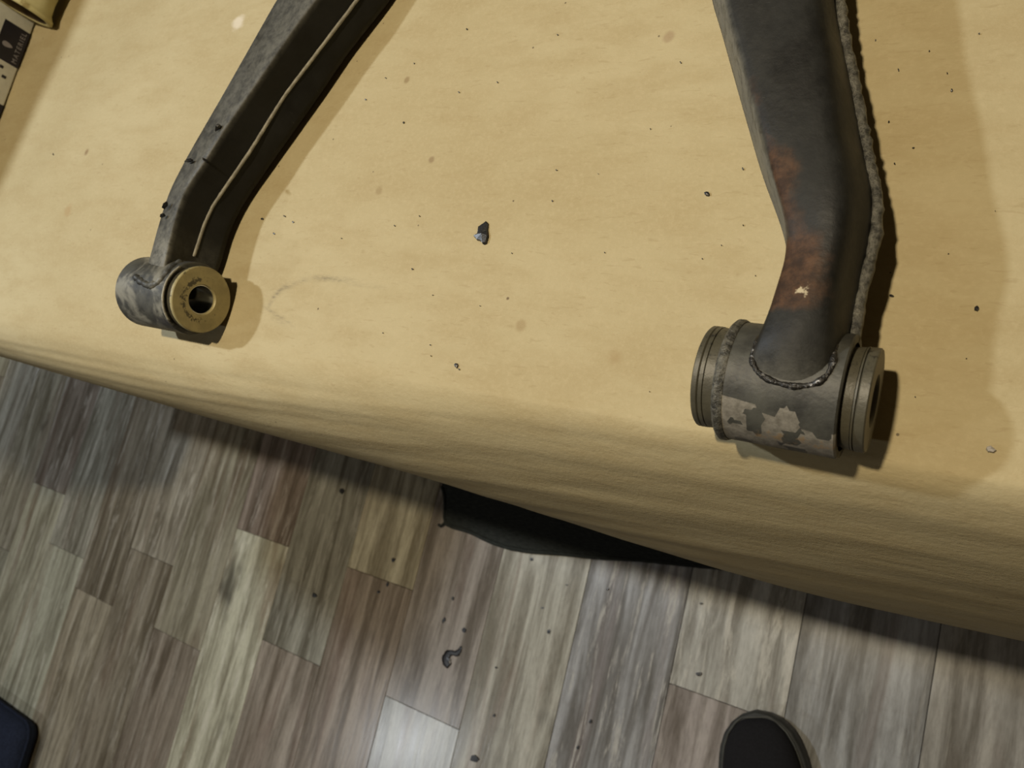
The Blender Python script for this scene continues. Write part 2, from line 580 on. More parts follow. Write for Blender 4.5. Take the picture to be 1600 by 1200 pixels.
nx, ny = len(xs), len(ys)
V = []
for i, x in enumerate(xs):
    yb, zb = EY[i], EZ[i]
    L = math.hypot(YE - yb, T - zb)
    for k in range(ND):                       # from the free edge up to the table's edge
        u = 1 - k / ND
        p0 = np.array([YE, T]); kx = float(smoothstep(-0.50, -0.02, x)); p1 = np.array([YE - 0.028 + 0.004 * kx, T - 0.002]); p2 = np.array([yb + 0.004 + 0.008 * kx, T - (0.22 + 0.28 * kx) * (T - zb)]); p3 = np.array([yb, zb])
        q = (1 - u) ** 3 * p0 + 3 * (1 - u) ** 2 * u * p1 + 3 * (1 - u) * u * u * p2 + u ** 3 * p3
        amp = 0.0028 * min(1, u * 1.6) * (1 - 0.75 * u)
        d = amp * (mnoise.noise(Vector((x * 5.5 + q[0] * 3, u * L * 55, 1.7))) + 0.6 * mnoise.noise(Vector((x * 3.0 - 2, u * L * 120, 7.7))))
        V.append((x, q[0] - 0.6 * d, q[1] + 0.8 * d + wav(x, q[0]) * (1 - u)))
    for y in ys:
        V.append((x, y, paper_z(x, y)))
nr = ND + ny
Fc = [(i * nr + j, (i + 1) * nr + j, (i + 1) * nr + j + 1, i * nr + j + 1) for i in range(nx - 1) for j in range(nr - 1)]
me = bpy.data.meshes.new('kraft_paper')
me.from_pydata(V, [], Fc)
me.update()
paper = link('kraft_paper', me, PAPER)
tag(paper, 'sheet of brown kraft paper spread over the table and curling over its front edge', 'paper')
PV = np.array(V)
sm = np.zeros(len(PV))
for pts, wd, st in [([(418, 482), (428, 462), (440, 451), (455, 445), (475, 439)], 0.0020, 0.55),
                    ([(455, 443), (480, 436), (505, 435), (530, 438), (560, 443), (600, 450)], 0.0013, 0.75),
                    ([(408, 476), (428, 490), (446, 500), (462, 515)], 0.0011, 0.45),
                    ([(424, 496), (440, 503), (452, 508)], 0.0018, 0.25)]:
    P = np.array([at(a, b, T) for a, b in pts])[:, :2]
    Q = catmull(P, 60)
    sel = np.where((PV[:, 0] > -0.43) & (PV[:, 0] < -0.30) & (PV[:, 1] > 0.05) & (PV[:, 1] < 0.13))[0]
    D = np.linalg.norm(PV[sel][:, None, :2] - Q[None], axis=2)
    j = D.argmin(1)
    fade = np.interp(j / 59.0, [0, 0.25, 0.6, 1], [0.35, 1, 0.9, 0.1])
    sm[sel] = np.maximum(sm[sel], st * fade * np.exp(-(D.min(1) / wd) ** 2))
set_attr(paper, 'smudge', sm)

# ------------------------------------------------------------------ the control arm
AXL, AXR = np.array([-0.437, 0.0738, T + 0.0243]), np.array([-0.060, 0.0672, T + 0.0248])
AX = (AXR - AXL) / np.linalg.norm(AXR - AXL)
AN = np.cross(np.array([0, 0, 1.0]), AX)
AU = np.cross(AX, AN)


def axpt(x):
    return AXL + AX * (x - AXL[0]) / AX[0]


arm = empty('control_arm', (-0.25, 0.07, T), 'black two-legged car control arm with rusty bushings lying on brown paper', 'car part')


def lathe(name, prof, mat, parent, seg=72, sub=1, closed=False, squash=None):
    """prof: (x along the bushing axis, radius)"""
    P = []
    for a, b in zip(prof[:-1], prof[1:]):
        for k in range(sub):
            u = k / sub
            P.append((a[0] + (b[0] - a[0]) * u, a[1] + (b[1] - a[1]) * u))
    P.append(prof[-1])
    vs, fs, info = [], [], []
    for x, r in P:
        c = axpt(x)
        for k in range(seg):
            a = 2 * math.pi * k / seg
            vs.append(c + AN * math.cos(a) * r + AU * math.sin(a) * r)
            info.append((x, r, a))
    n = len(P)
    for i in range(n - 1 if not closed else n):
        for k in range(seg):
            j = (i + 1) % n
            fs.append((i * seg + k, i * seg + (k + 1) % seg, j * seg + (k + 1) % seg, j * seg + k))
    o = mesh(name, vs, fs, mat)
    try:
        o.data.set_sharp_from_angle(angle=math.radians(38))
    except Exception:
        pass
    if parent is not None:
        adopt(o, parent)
    return o, np.array(info)


def sleeve(x0, x1, r, mat, flip):
    t = 0.0032
    b = 0.0007
    prof = [(x0, r - t), (x0, r - b), (x0 + b, r), (x1 - b, r), (x1, r - b), (x1, r - t)]
    P = []
    for k, (a, c) in enumerate(zip(prof[:-1], prof[1:])):
        m = 40 if k == 2 else 1
        P += [(a[0] + (c[0] - a[0]) * q / m, a[1] + (c[1] - a[1]) * q / m) for q in range(m)]
    P.append(prof[-1])
    return lathe('bushing_sleeve', P, mat, arm, 120, 1, True)


# right sleeve
s_o, inf = sleeve(-0.0800, -0.0362, 0.0245, SLEEVE_WORN, False)
ang = np.degrees(inf[:, 2])
ang = np.where(ang > 180, ang - 360, ang)          # 90 is up; AN points to +y, so the front is near 180
front = np.degrees(np.arccos(np.clip(np.cos(np.radians(ang - 180)), -1, 1)))   # 0 at the front
up = np.where((inf[:, 2] < math.pi), front, -front)
xx = (inf[:, 0] + 0.080) / 0.0438
bare = 0.20 * smoothstep(72, 60, up) + 0.62 * smoothstep(66, 48, up + 18 * xx) * smoothstep(-10, 14, up)
set_attr(s_o, 'bare', bare)
set_attr(s_o, 'rust', np.exp(-((up - 24) / 13) ** 2) * smoothstep(0.12, 0.35, xx) * 0.62)
s_o['label'] = 'dark sleeve with flaked primer patch and rust'
# left sleeve
s_l, _ = sleeve(-0.4985, -0.4445, 0.0245, SLEEVE_GREY, True)
s_l['label'] = 'dusty grey sleeve'


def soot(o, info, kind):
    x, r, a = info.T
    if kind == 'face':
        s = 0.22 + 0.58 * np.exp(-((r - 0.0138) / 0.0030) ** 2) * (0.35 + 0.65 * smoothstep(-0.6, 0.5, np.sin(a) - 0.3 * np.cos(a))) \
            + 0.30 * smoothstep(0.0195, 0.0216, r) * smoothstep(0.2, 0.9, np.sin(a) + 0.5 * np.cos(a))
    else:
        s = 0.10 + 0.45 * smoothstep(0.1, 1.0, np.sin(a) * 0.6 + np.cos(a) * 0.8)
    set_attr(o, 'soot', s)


def bushing(xs_, side, rp, label):
    """xs_: end of the sleeve, groove, face; side +1 points to +x; rp plate radius"""
    b = empty('bushing', tuple(axpt(xs_[2])))
    adopt_to_arm.append(b)
    x_in, x_ring, x_face = xs_
    s = side
    ri = 0.0098
    # black gap inside the sleeve
    o, i = lathe('rubber_core', [(x_in - s * 0.012, ri), (x_in - s * 0.0015, ri), (x_in - s * 0.0015, 0.0215), (x_in - s * 0.012, 0.0215)], BLACK_RUBBER, b, 64, 1, True)
    # ring with a bead at its foot
    L = x_ring - x_in
    o, i = lathe('rubber_ring', [(x_in - s * 0.003, ri), (x_in - s * 0.003, rp - 0.0012), (x_in + 0.76 * L, rp - 0.0002), (x_in + 0.78 * L, rp - 0.0008), (x_in + 0.81 * L, rp - 0.0001),
                                 (x_ring - s * 0.0003, rp), (x_ring, rp - 0.0014), (x_ring, ri)], RING_GREY, b, 96, 2, True)
    soot(o, i, 'ring')
    c = 0.0005
    prof = [(x_ring, ri), (x_ring, rp - c), (x_ring + s * c, rp), (x_face - s * c, rp), (x_face, rp - c)]
    for k in range(1, 12):
        prof.append((x_face, rp - c + (ri + 0.0006 - rp + c) * k / 11))
    prof.append((x_face - s * 0.0008, ri))
    o, i = lathe('face_plate', prof, DISC_FACE if rp > 0.022 else RING_GREY, b, 120, 1, True)
    soot(o, i, 'face' if rp > 0.022 else 'ring')
    o, i = lathe('inner_tube', [(x_face - s * 0.0016, ri), (x_face - s * 0.0016, ri - 0.0005), (x_face - s * 0.03, ri - 0.0005), (x_face - s * 0.03, ri)], STEEL, b, 64, 1, True)
    b['label'] = label
    return b


adopt_to_arm = []
bushing((-0.4445, -0.4402, -0.4372), 1, 0.0222, 'yellowed bushing face with a dark bore and black specks')
bushing((-0.0362, -0.0312, -0.0272), 1, 0.0203, 'khaki bushing end right of the rusty sleeve')
bushing((-0.0800, -0.0895, -0.0922), -1, 0.0215, 'khaki bushing end left of the rusty sleeve')
for b in adopt_to_arm:
    adopt(b, arm)
# turned-out lip of the right sleeve, with its pale worn edge
o, i = lathe('sleeve_lip', [(-0.0822, 0.0215), (-0.0826, 0.0244), (-0.0815, 0.0255), (-0.0798, 0.0255), (-0.0784, 0.0248), (-0.0784, 0.0215)], SEAM, arm, 96, 2, True)
o['label'] = 'pale worn lip at the left end of the rusty sleeve'
# bright worn lip at the mouth of the left sleeve
pts = []
for k in range(26):
    a = math.radians(50 + 95 * k / 25)
    c = axpt(-0.4438)
    pts.append(c + AN * math.cos(a) * 0.0243 + AU * math.sin(a) * 0.0243)
tube('sleeve_lip', pts, 0.0008, SEAM_PALE, arm, 8, False, 0.15)['label'] = 'pale worn edge at the mouth of the grey sleeve'


def rail(pts, far):
    W = [at(*p) for p in pts] + [Vector(q) for q in far]
    A = np.array(W)
    A = A[np.argsort(A[:, 1])]
    return A


def loft(name, rails, yst, creases, mat, cap=True, lv=2):
    cols = []
    for A in rails:
        x = np.interp(yst, A[:, 1], A[:, 0])
        z = np.interp(yst, A[:, 1], A[:, 2])
        for _ in range(2):
            for q in (x, z):
                q[1:-1] = 0.25 * q[:-2] + 0.5 * q[1:-1] + 0.25 * q[2:]
        cols.append(np.stack([x, yst, z], 1))
    m = len(rails)
    vs = [cols[k][i] for i in range(len(yst)) for k in range(m)]
    fs = [(i * m + k, i * m + (k + 1) % m, (i + 1) * m + (k + 1) % m, (i + 1) * m + k) for i in range(len(yst) - 1) for k in range(m)]
    if cap:
        fs.append(tuple(range(m)))
        fs.append(tuple((len(yst) - 1) * m + k for k in range(m)))
    o = mesh(name, vs, fs, mat)
    cr = {}
    for i in range(len(yst) - 1):
        for k, c in creases.items():
            cr[tuple(sorted((i * m + k, (i + 1) * m + k)))] = c
    ca = o.data.attributes.new('crease_edge', 'FLOAT', 'EDGE')
    ca.data.foreach_set('value', [cr.get(tuple(sorted(e.vertices)), 0.0) for e in o.data.edges])
    subsurf(o, lv)
    adopt(o, arm)
    return o


def far_right(off, z):
    return [(-0.155 + off, 0.50, z), (-0.200 + off * 0.9, 0.68, z)]


def far_left(off, z):
    return [(-0.305 + off, 0.50, z), (-0.222 + off * 0.9, 0.68, z)]


Zt, Zs, Zb = T + 0.055, T + 0.029, T + 0.008
TL = rail([(1134, 0, Zt), (1159, 87, Zt), (1184, 179, Zt), (1213, 283, Zt - .001), (1231, 350, Zt - .003), (1233, 380, Zt - .005), (1228, 408, Zt - .005),
           (1215, 442, Zt - .004), (1204, 485, Zt - .003), (1190, 516, Zt - .002), (1176, 542, Zt - .003), (1166, 567, T + .0500), (1178, 598, T + .0455)], far_right(-.021, Zt))
SL = rail([(1109, 0, Zs), (1122, 37, Zs), (1155, 154, Zs), (1190, 275, Zs), (1222, 358, Zs), (1231, 392, Zs + .002), (1231, 420, Zs + .004), (1222, 450, Zs + .005),
           (1212, 485, Zs + .006), (1196, 520, Zs + .006), (1184, 560, Zs + .006), (1190, 600, Zs + .006)], far_right(-.031, Zs))
BL = rail([(1165, 0, Zb), (1195, 154, Zb), (1215, 275, Zb), (1240, 392, Zb), (1235, 450, Zb + .004), (1225, 530, Zb + .008), (1220, 610, Zb + .01)], far_right(-.022, Zb))
TM = rail([(1215, 0, Zt + .0012), (1245, 150, Zt + .0012), (1268, 283, Zt + .001), (1280, 370, Zt - .001), (1262, 440, Zt), (1250, 500, Zt + .0015), (1242, 545, Zt + .001), (1240, 582, T + .0535), (1240, 606, T + .0470)],
          far_right(0, Zt + .001))
TR = rail([(1288, 0, Zt), (1299, 54, Zt), (1307, 125, Zt), (1315, 200, Zt), (1328, 267, Zt), (1330, 333, Zt), (1320, 380, Zt - .002), (1309, 440, Zt - .002), (1304, 500, Zt - .002),
           (1304, 545, Zt - .004), (1306, 567, T + .0495), (1297, 600, T + .0455)], far_right(.021, Zt))
SRi = rail([(1305, 0, Zs), (1313, 50, Zs), (1333, 140, Zs), (1350, 233, Zs), (1366, 300, Zs), (1366, 354, Zs), (1353, 410, Zs), (1341, 467, Zs), (1331, 505, Zs + .003), (1320, 560, Zs + .005), (1300, 600, Zs + .006)],
           far_right(.022, Zs))
BR = rail([(1290, 0, Zb), (1325, 170, Zb), (1350, 300, Zb), (1345, 390, Zb), (1325, 470, Zb + .002), (1300, 560, Zb + .006), (1290, 620, Zb + .01)], far_right(.016, Zb))
yr = np.concatenate([np.linspace(0.0590, 0.31, 53), np.linspace(0.33, 0.68, 10)])
n_y = np.linspace(0.0, 0.68, 140)
TLa = np.stack([0.80 * np.interp(n_y, TL[:, 1], TL[:, 0]) + 0.20 * np.interp(n_y, SL[:, 1], SL[:, 0]) - 0.0004, n_y,
                0.84 * np.interp(n_y, TL[:, 1], TL[:, 2]) + 0.16 * np.interp(n_y, SL[:, 1], SL[:, 2])], 1)
a_r = loft('arm_tube', [BL, SL, TLa, TL, TM, TR, SRi, BR], yr, {1: .7, 2: .5, 3: .3, 5: .25, 6: .5}, ARM)
a_r['label'] = 'right leg with rust above the sleeve'
P = np.array([v.co for v in a_r.data.vertices])
idx = np.arange(len(P)) % 8
yy = P[:, 1]
rust = 0.92 * smoothstep(0.086, 0.095, yy) * smoothstep(0.140, 0.112, yy)
rust = np.maximum(rust, np.where(np.isin(idx, [3]), 0.62 * smoothstep(0.088, 0.10, yy) * smoothstep(0.215, 0.155, yy), 0))
rust *= np.where(np.isin(idx, [5, 6, 7]), 0.45, 1.0)
set_attr(a_r, 'rust', rust)
set_attr(a_r, 'bare', np.where(np.isin(idx, [4]), 0.78 * np.exp(-((yy - 0.0985) / 0.007) ** 2), 0.0) + 0.10 * smoothstep(0.09, 0.10, yy) * smoothstep(0.14, 0.11, yy))
set_attr(a_r, 'dust_and_light', np.where(idx == 1, 1.5, np.where(idx == 2, 1.4 * smoothstep(0.10, 0.13, yy), np.where(idx == 3, 0.10, 0.06))) + 0.40 * smoothstep(0.078, 0.066, yy))  # left facet painted pale as if lit; dust near the sleeve

# left leg
Zt, Zs, Zb = T + 0.045, T + 0.023, T + 0.004
TL = rail([(430, 0, Zt - .003), (379, 91, Zt - .003), (337, 165, Zt - .003), (293, 241, Zt - .003), (264, 297, Zt - .003), (246, 353, Zt - .003), (234, 399, Zt - .002), (226, 425, Zt - .001), (222, 450, T + .044)],
          far_left(-.024, Zt - .003))
C1 = rail([(491, 0, Zt), (461, 38, Zt), (395, 136, Zt), (349, 201, Zt), (314, 259, Zt), (286, 297, Zt), (272, 343, Zt), (263, 380, Zt), (258, 405, Zt), (250, 450, T + .044)], far_left(.016, Zt))
SD = rail([(558, 0, Zs), (510, 63, Zs), (444, 150, Zs), (391, 236, Zs), (332, 322, Zs), (318, 353, Zs), (307, 388, Zs), (300, 410, Zs), (285, 450, Zs)], far_left(.022, Zs))
BRt = rail([(615, 0, Zb), (547, 84, Zb), (497, 158, Zb), (420, 265, Zb), (376, 330, Zb), (358, 372, Zb), (350, 405, Zb), (330, 460, Zb)], far_left(.026, Zb))
BLt = [a.copy() for a in (TL,)][0]
BLt[:, 2] = Zb
BLt[:, 0] += 0.003
SLt = TL.copy()
SLt[:, 2] = Zs
SLt[:, 0] -= 0.002
yl = np.concatenate([np.linspace(0.0745, 0.37, 52), np.linspace(0.40, 0.68, 8)])
C1b = np.stack([0.86 * np.interp(n_y, C1[:, 1], C1[:, 0]) + 0.14 * np.interp(n_y, SD[:, 1], SD[:, 0]) + 0.0008, n_y,
                0.82 * np.interp(n_y, C1[:, 1], C1[:, 2]) + 0.18 * np.interp(n_y, SD[:, 1], SD[:, 2])], 1)
a_l = loft('arm_tube', [BLt, SLt, TL, C1, C1b, SD, BRt], yl, {2: .55, 3: .45, 4: .45, 5: .6, 6: .5, 0: .5}, ARM)
a_l['label'] = 'left leg with a dusty grey top and a crease painted bright'
P = np.array([v.co for v in a_l.data.vertices])
idx = np.arange(len(P)) % 7
yy = P[:, 1]
set_attr(a_l, 'rust', np.zeros(len(P)))
set_attr(a_l, 'bare', np.zeros(len(P)))
set_attr(a_l, 'dust_and_light', np.where(idx == 2, 0.50, np.where(idx == 3, 0.72, 0.02)) + np.where(np.isin(idx, [2, 3]), 0.5, 0.25) * smoothstep(0.125, 0.10, yy))  # crease highlight painted in, over a dusty top and joint


def flange(rail_px, z, wpx, mat, parent, far, y0, label, rough=0.0):
    """the joint of the two shells: a thin proud ribbon"""
    A = rail([(a, b, z) for a, b in rail_px], far)
    y = np.concatenate([np.linspace(y0, 0.31, 90), np.linspace(0.33, 0.68, 10)])
    x = np.interp(y, A[:, 1], A[:, 0])
    for _ in range(3):
        x[1:-1] = 0.25 * x[:-2] + 0.5 * x[1:-1] + 0.25 * x[2:]
    pts = [(x[k] + rough * random.uniform(-1, 1) * 0.0003, y[k], z + rough * random.uniform(-1, 1) * 0.0003) for k in range(len(y))]
    rad = [wpx * (1 + rough * random.uniform(-.16, .16)) for _ in y]
    o = tube('seam_flange', pts, rad, mat, None, 8)
    adopt(o, parent)
    o.matrix_parent_inverse = Matrix.Identity(4)
    o['label'] = label
    return o


adopt_fix = [a_r, a_l]
flange([(1312, 0), (1322, 70), (1338, 148), (1357, 245), (1371, 310), (1369, 365), (1356, 420), (1344, 470), (1338, 505), (1334, 535)], T + 0.029, 0.0025, SEAM, a_r, far_right(.024, T + .029), 0.088,
       'ragged grey weld seam', 1.0)
flange([(558, 0), (510, 63), (444, 150), (391, 236), (332, 322), (318, 353), (307, 388), (303, 400)], T + 0.0232, 0.0012, SEAM_PALE, a_l, far_left(.0222, T + .0232), 0.104, 'thin pale seam line', 0.25)


def on_sleeve(px, py, r):
    """where the view through (px, py) meets a cylinder of radius r about the bushing axis"""
    d = ray(px, py)
    d = d / np.linalg.norm(d)
    o = np.array([0, 0, H])
    w_ = o - AXR
    dp = d - AX * d.dot(AX)
    wp = w_ - AX * w_.dot(AX)
    a, b, c = dp.dot(dp), 2 * dp.dot(wp), wp.dot(wp) - r * r
    q = b * b - 4 * a * c
    t = (-b - math.sqrt(max(q, 0))) / (2 * a)
    return o + d * t


# weld round the end of the right leg
wp = catmull([on_sleeve(a, b, 0.0245) for a, b in [(1188, 526), (1178, 546), (1175, 563), (1182, 580), (1198, 592), (1220, 600), (1242, 604), (1266, 602), (1284, 595), (1297, 581), (1303, 562), (1305, 540)]], 70)
o = tube('weld_bead', wp, [0.0012 * (1 + 0.20 * math.sin(k * 0.55) + 0.10 * random.uniform(-1, 1)) for k in range(70)], BEAD, arm, 10, False, 0.07)
o['label'] = 'shiny lumpy weld bead'
# weld of the left leg onto its sleeve
wp = catmull([on_sleeve(a, b, 0.0240) for a, b in [(212, 432), (222, 441), (234, 447), (246, 444), (256, 434), (266, 422), (282, 410)]], 40)
o = tube('weld_bead', wp, [0.0024 * (1 + 0.15 * math.sin(k * 1.2) + 0.15 * random.uniform(-1, 1)) for k in range(40)], SLEEVE_GREY, arm, 8, False, 0.1)
o['label'] = 'dusty weld bead'
# ball joint where the two legs meet, beyond the frame
vs, fs = [], []
prof = [(0.0, T + 0.004), (0.030, T + 0.004), (0.036, T + 0.010), (0.038, T + 0.034), (0.032, T + 0.050), (0.016, T + 0.056), (0.012, T + 0.075), (0.0, T + 0.076)]
for r, z in prof:
    for k in range(28):
        vs.append((-0.210 + r * math.cos(k * math.pi / 14), 0.70 + r * math.sin(k * math.pi / 14), z))
for i in range(len(prof) - 1):
    for k in range(28):
        fs.append((i * 28 + k, i * 28 + (k + 1) % 28, i * 28 + 28 + (k + 1) % 28, i * 28 + 28 + k))
o = mesh('ball_joint', vs, fs, SEAM)
adopt(o, arm)


def shard(name, poly, z, th, mat, curl=0.0):
    """a thin irregular flake: outline given in the plane z"""
    c = sum((Vector((p[0], p[1], 0)) for p in poly), Vector()) / len(poly)
    n = len(poly)
    vs = [(p[0], p[1], z + curl * random.uniform(0, 1)) for p in poly]
    vs += [(p[0] * 0.9 + c.x * 0.1, p[1] * 0.9 + c.y * 0.1, z + th + curl * random.uniform(0.2, 1)) for p in poly]
    vs.append((c.x, c.y, z + th + curl * 1.3))
    vs.append((c.x, c.y, z))
    fs = [(k, (k + 1) % n, n + (k + 1) % n, n + k) for k in range(n)]
    fs += [(n + k, n + (k + 1) % n, 2 * n) for k in range(n)]
    fs += [((k + 1) % n, k, 2 * n + 1) for k in range(n)]
    return mesh(name, vs, fs, mat, None, smooth=False)


# curled paint peeling off the left leg
for px, py, dx, dy, L in [(300, 250, -1, .12, .012), (318, 248, .5, .3, .010), (262, 316, -.5, .8, .008), (257, 335, -.8, .5, .006), (344, 195, -.5, .7, .008)]:
    a = at(px, py, T + 0.0462)
    poly = []
    for s, wd in [(0, .5), (.3, .9), (.6, .6), (1, .1), (.6, -.5), (.3, -.8), (0, -.6)]:
        q = a + Vector((dx, -dy, 0)).normalized() * s * L * 0.7 + Vector((dy, dx, 0)).normalized() * wd * 0.0012
        poly.append((q.x, q.y))
    o = shard('peeling_paint', poly, T + 0.0445, 0.0012, FLAKE, 0.002)
    adopt(o, a_l)
    o.matrix_parent_inverse = Matrix.Identity(4)

# ------------------------------------------------------------------ flakes on the paper
poly = [(760, 346), (764, 350), (763, 360), (764, 370), (761, 381), (756, 383), (753, 378), (746, 376), (741, 370), (747, 365), (749, 355)]
W = [at(a, b, T) for a, b in poly]
o = shard('paint_flake', [(p.x, p.y) for p in W], paper_z(W[0].x, W[0].y) + 0.0001, 0.0007, FLAKE, 0.0012)
tag(o, 'largest black paint flake, triangular, lying on the paper between the two legs', 'paint flake')


def blob(px, py, rpx, asp, rot, z):
    c = at(px, py, z)
    pp = [at(px + 1, py, z) - c, at(px, py + 1, z) - c]
    n = random.randint(6, 8)
    out = []
    for k in range(n):
        a = 2 * math.pi * k / n + random.uniform(-.2, .2)
        r = rpx * random.uniform(0.65, 1.15)
        u, v_ = math.cos(a) * r, math.sin(a) * r / asp
        u, v_ = u * math.cos(rot) - v_ * math.sin(rot), u * math.sin(rot) + v_ * math.cos(rot)
        q = c + pp[0] * u + pp[1] * v_
        out.append((q.x, q.y))
    return out, c


def fl(px, py, r, asp=1.5, rot=None, label=None, group=None, mat=FLAKE, name='paint_flake', cat='paint flake'):
    out, c = blob(px, py, r, asp, random.uniform(0, 3.1) if rot is None else rot, T)
    o = shard(name, out, paper_z(c.x, c.y) + 0.0001, 0.0005 + 0.00006 * r, mat, 0.0001 * r)
    return tag(o, label, cat, group)


fl(1105, 303, 6.0, 1.6, 0.1, 'small black flake on the paper just left of the rusty leg bend')
fl(713, 571, 5.0, 1.6, 1.3, 'small black flake on the paper near the table edge, centre')
fl(1526, 481, 4.6, 1.1, None, 'round black crumb on the paper at the far right')
fl(1393, 461, 4.2, 2.2, 0.2, 'curled black flake at the edge of the right leg shadow')
fl(1548, 702, 10, 1.8, 0.25, 'pale grey chip on the paper at the lower right', None, CHIP, 'paint_chip', 'paint chip')
small = [(717, 577, 2), (1487, 142, 3.0), (1404, 110, 3), (1389, 190, 2.6), (1427, 231, 3), (1398, 256, 2.8), (1161, 264, 3.4), (1127, 383, 1.8), (870, 266, 2.2),
         (863, 314, 1.8), (631, 192, 2.8), (603, 122, 2), (571, 155, 2.6), (410, 342, 3.2), (445, 338, 2.8), (458, 347, 2.4), (428, 365, 2.6), (617, 353, 1.8),
         (656, 338, 2.4), (672, 539, 1.6), (673, 556, 1.8), (644, 420, 2.4), (676, 461, 1.6), (1480, 115, 1.8), (1530, 52, 2), (945, 395, 1.6), (800, 396, 1.8),
         (750, 478, 1.4), (935, 272, 1.4), (729, 45, 2), (871, 54, 1.8), (647, 99, 1.8), (777, 128, 2), (717, 144, 2.4), (1063, 97, 2.4), (1016, 201, 1.8), (1161, 352, 2),
         (1391, 425, 2.2), (1482, 396, 2), (1510, 560, 1.8), (1430, 620, 1.8), (1368, 62, 1.8), (83, 241, 2), (533, 372, 1.6), (1015, 612, 1.4), (1097, 404, 1.6), (598, 520, 1.5),
         (1555, 330, 1.6), (1452, 80, 1.8), (1180, 430, 1.5)]
for a, b, r in small:
    if a > 1330:
        where = 'right of the rusty right leg'
    elif a < 200:
        where = 'left of the dusty left leg'
    elif a < 480:
        where = 'beside the lower bend of the left leg'
    elif b < 300:
        where = 'in the upper space between the legs'
    else:
        where = 'in the lower space between the bushings'
    fl(a, b, r * 0.72, random.uniform(1, 2), None, 'tiny black paint crumb on the paper ' + where, 'tiny black crumbs on the brown paper')

# ------------------------------------------------------------------ things at the left end of the table
XB = -0.884
carton = empty('carton', (XB - 0.005, 0.24, T), 'slim white carton with a black printed label at the left end of the paper', 'box')
box('carton_body', XB - 0.010, XB, 0.05, 0.372, T + 0.0006, T + 0.062, CARTON, carton, 0.0015)
lab = box('label', XB, XB + 0.0006, 0.3020, 0.3425, T + 0.0012, T + 0.0262, LABEL_BLACK, carton)
lab['label'] = 'black label with pale lettering and a leaf mark'
tc = bpy.data.curves.new('lettering', 'FONT')
tc.body = 'MATERIEL'
tc.size = 0.0068
tc.extrude = 0.00012
tc.space_character = 1.35
tc.align_x = 'CENTER'
to = bpy.data.objects.new('lettering', tc)
COL.objects.link(to)
tc.materials.append(PRINT_GREY)
to.location = (XB + 0.0008, 0.3222, T + 0.0042)
to.rotation_euler = (math.pi / 2, 0, math.pi / 2)
bpy.context.view_layer.update()
bw = max(to.dimensions.x, 1e-6)
dg = bpy.context.evaluated_depsgraph_get()
lm = bpy.data.meshes.new_from_object(to.evaluated_get(dg))
lm.transform(to.matrix_world @ Matrix.Diagonal((0.0345 / bw, 1, 1, 1)))
bpy.data.objects.remove(to)
o = bpy.data.objects.new('lettering', lm)
COL.objects.link(o)
adopt(o, lab)
o.matrix_parent_inverse = Matrix.Identity(4)
# leaf mark
vs, fs = [], []
for dx in (0.0008, 0.0011):
    for k in range(14):
        a = 2 * math.pi * k / 14
        yy_ = 0.0026 * math.sin(a) * (1 - 0.45 * math.cos(a))
        vs.append((XB + dx, 0.3190 + yy_, T + 0.0170 - 0.0050 * math.cos(a)))
fs = [tuple(range(14)), tuple(range(14, 28))] + [(k, (k + 1) % 14, 14 + (k + 1) % 14, 14 + k) for k in range(14)]
o = mesh('leaf_mark', vs, fs, PRINT_GREY, None, False)
adopt(o, lab)
o.matrix_parent_inverse = Matrix.Identity(4)
o = box('label', XB, XB + 0.0005, 0.06, 0.2590, T + 0.0012, T + 0.0262, LABEL_BLACK, carton)
for y_, z_, a_, b_ in [(0.296, T + 0.021, .004, .0022), (0.287, T + 0.010, .003, .002), (0.272, T + 0.017, .005, .002), (0.2955, T + 0.015, .003, .0016)]:
    box('print_mark', XB, XB + 0.0004, y_ - a_ / 2, y_ + a_ / 2, z_ - b_, z_ + b_, LABEL_BLACK, carton)

case = empty('shade_blocker', (-1.000, 0.25, T), 'unseen case standing behind the white carton', 'case')  # unseen block, added to cast the shade band on the paper
o = box('blocker_body', -0.105, 0.075, -0.30, 0.165, 0.0006, 0.31, BLOCKER_BLACK, None, 0.006)
o2 = box('blocker_lid', -0.108, 0.078, -0.303, 0.168, 0.31, 0.35, BLOCKER_BLACK, None, 0.006)
for q in (o, o2):
    q.parent = case
case.rotation_euler = (0, 0, -0.18)


# flared cream tube on its side, mouth towards the table's front
tu = empty('flared_tube', (-0.850, 0.346, T), 'dirty cream plastic tube with a flared rim lying beside the white carton', 'tube')
prof = [(0.0010, 0.0245, 1), (0.0, 0.0285, 1), (0.0012, 0.0300, 1), (0.0042, 0.0300, 1), (0.0056, 0.0285, 1), (0.010, 0.0262, 1), (0.020, 0.0250, 1), (0.045, 0.0245, 1),
        (0.090, 0.0240, 1), (0.130, 0.0236, 1), (0.1305, 0.0200, 1), (0.100, 0.0205, 0), (0.030, 0.0215, 0), (0.006, 0.0235, 0)]
SG = 64
vs, so = [], []
for s, r, _k in prof:
    for k in range(SG):
        a = 2 * math.pi * k / SG
        vs.append((-0.850 + r * math.cos(a), 0.346 + s, T + 0.0302 + r * math.sin(a)))
        so.append(float(smoothstep(0.55, 0.9, math.cos(a - math.radians(118))) * smoothstep(0.004, 0.012, s)) * 0.95)
fs = [(i * SG + k, i * SG + (k + 1) % SG, ((i + 1) % len(prof)) * SG + (k + 1) % SG, ((i + 1) % len(prof)) * SG + k) for i in range(len(prof)) for k in range(SG)]
o = mesh('tube_wall', vs, fs, CREAM)
o.data.materials.append(CREAM_IN)
for p in o.data.polygons:
    i = p.vertices[0] // SG
    zz = [v // SG for v in p.vertices]
    if min(zz) >= 10 or (0 in zz and 13 in zz):
        p.material_index = 1
set_attr(o, 'soot', so)
adopt(o, tu)
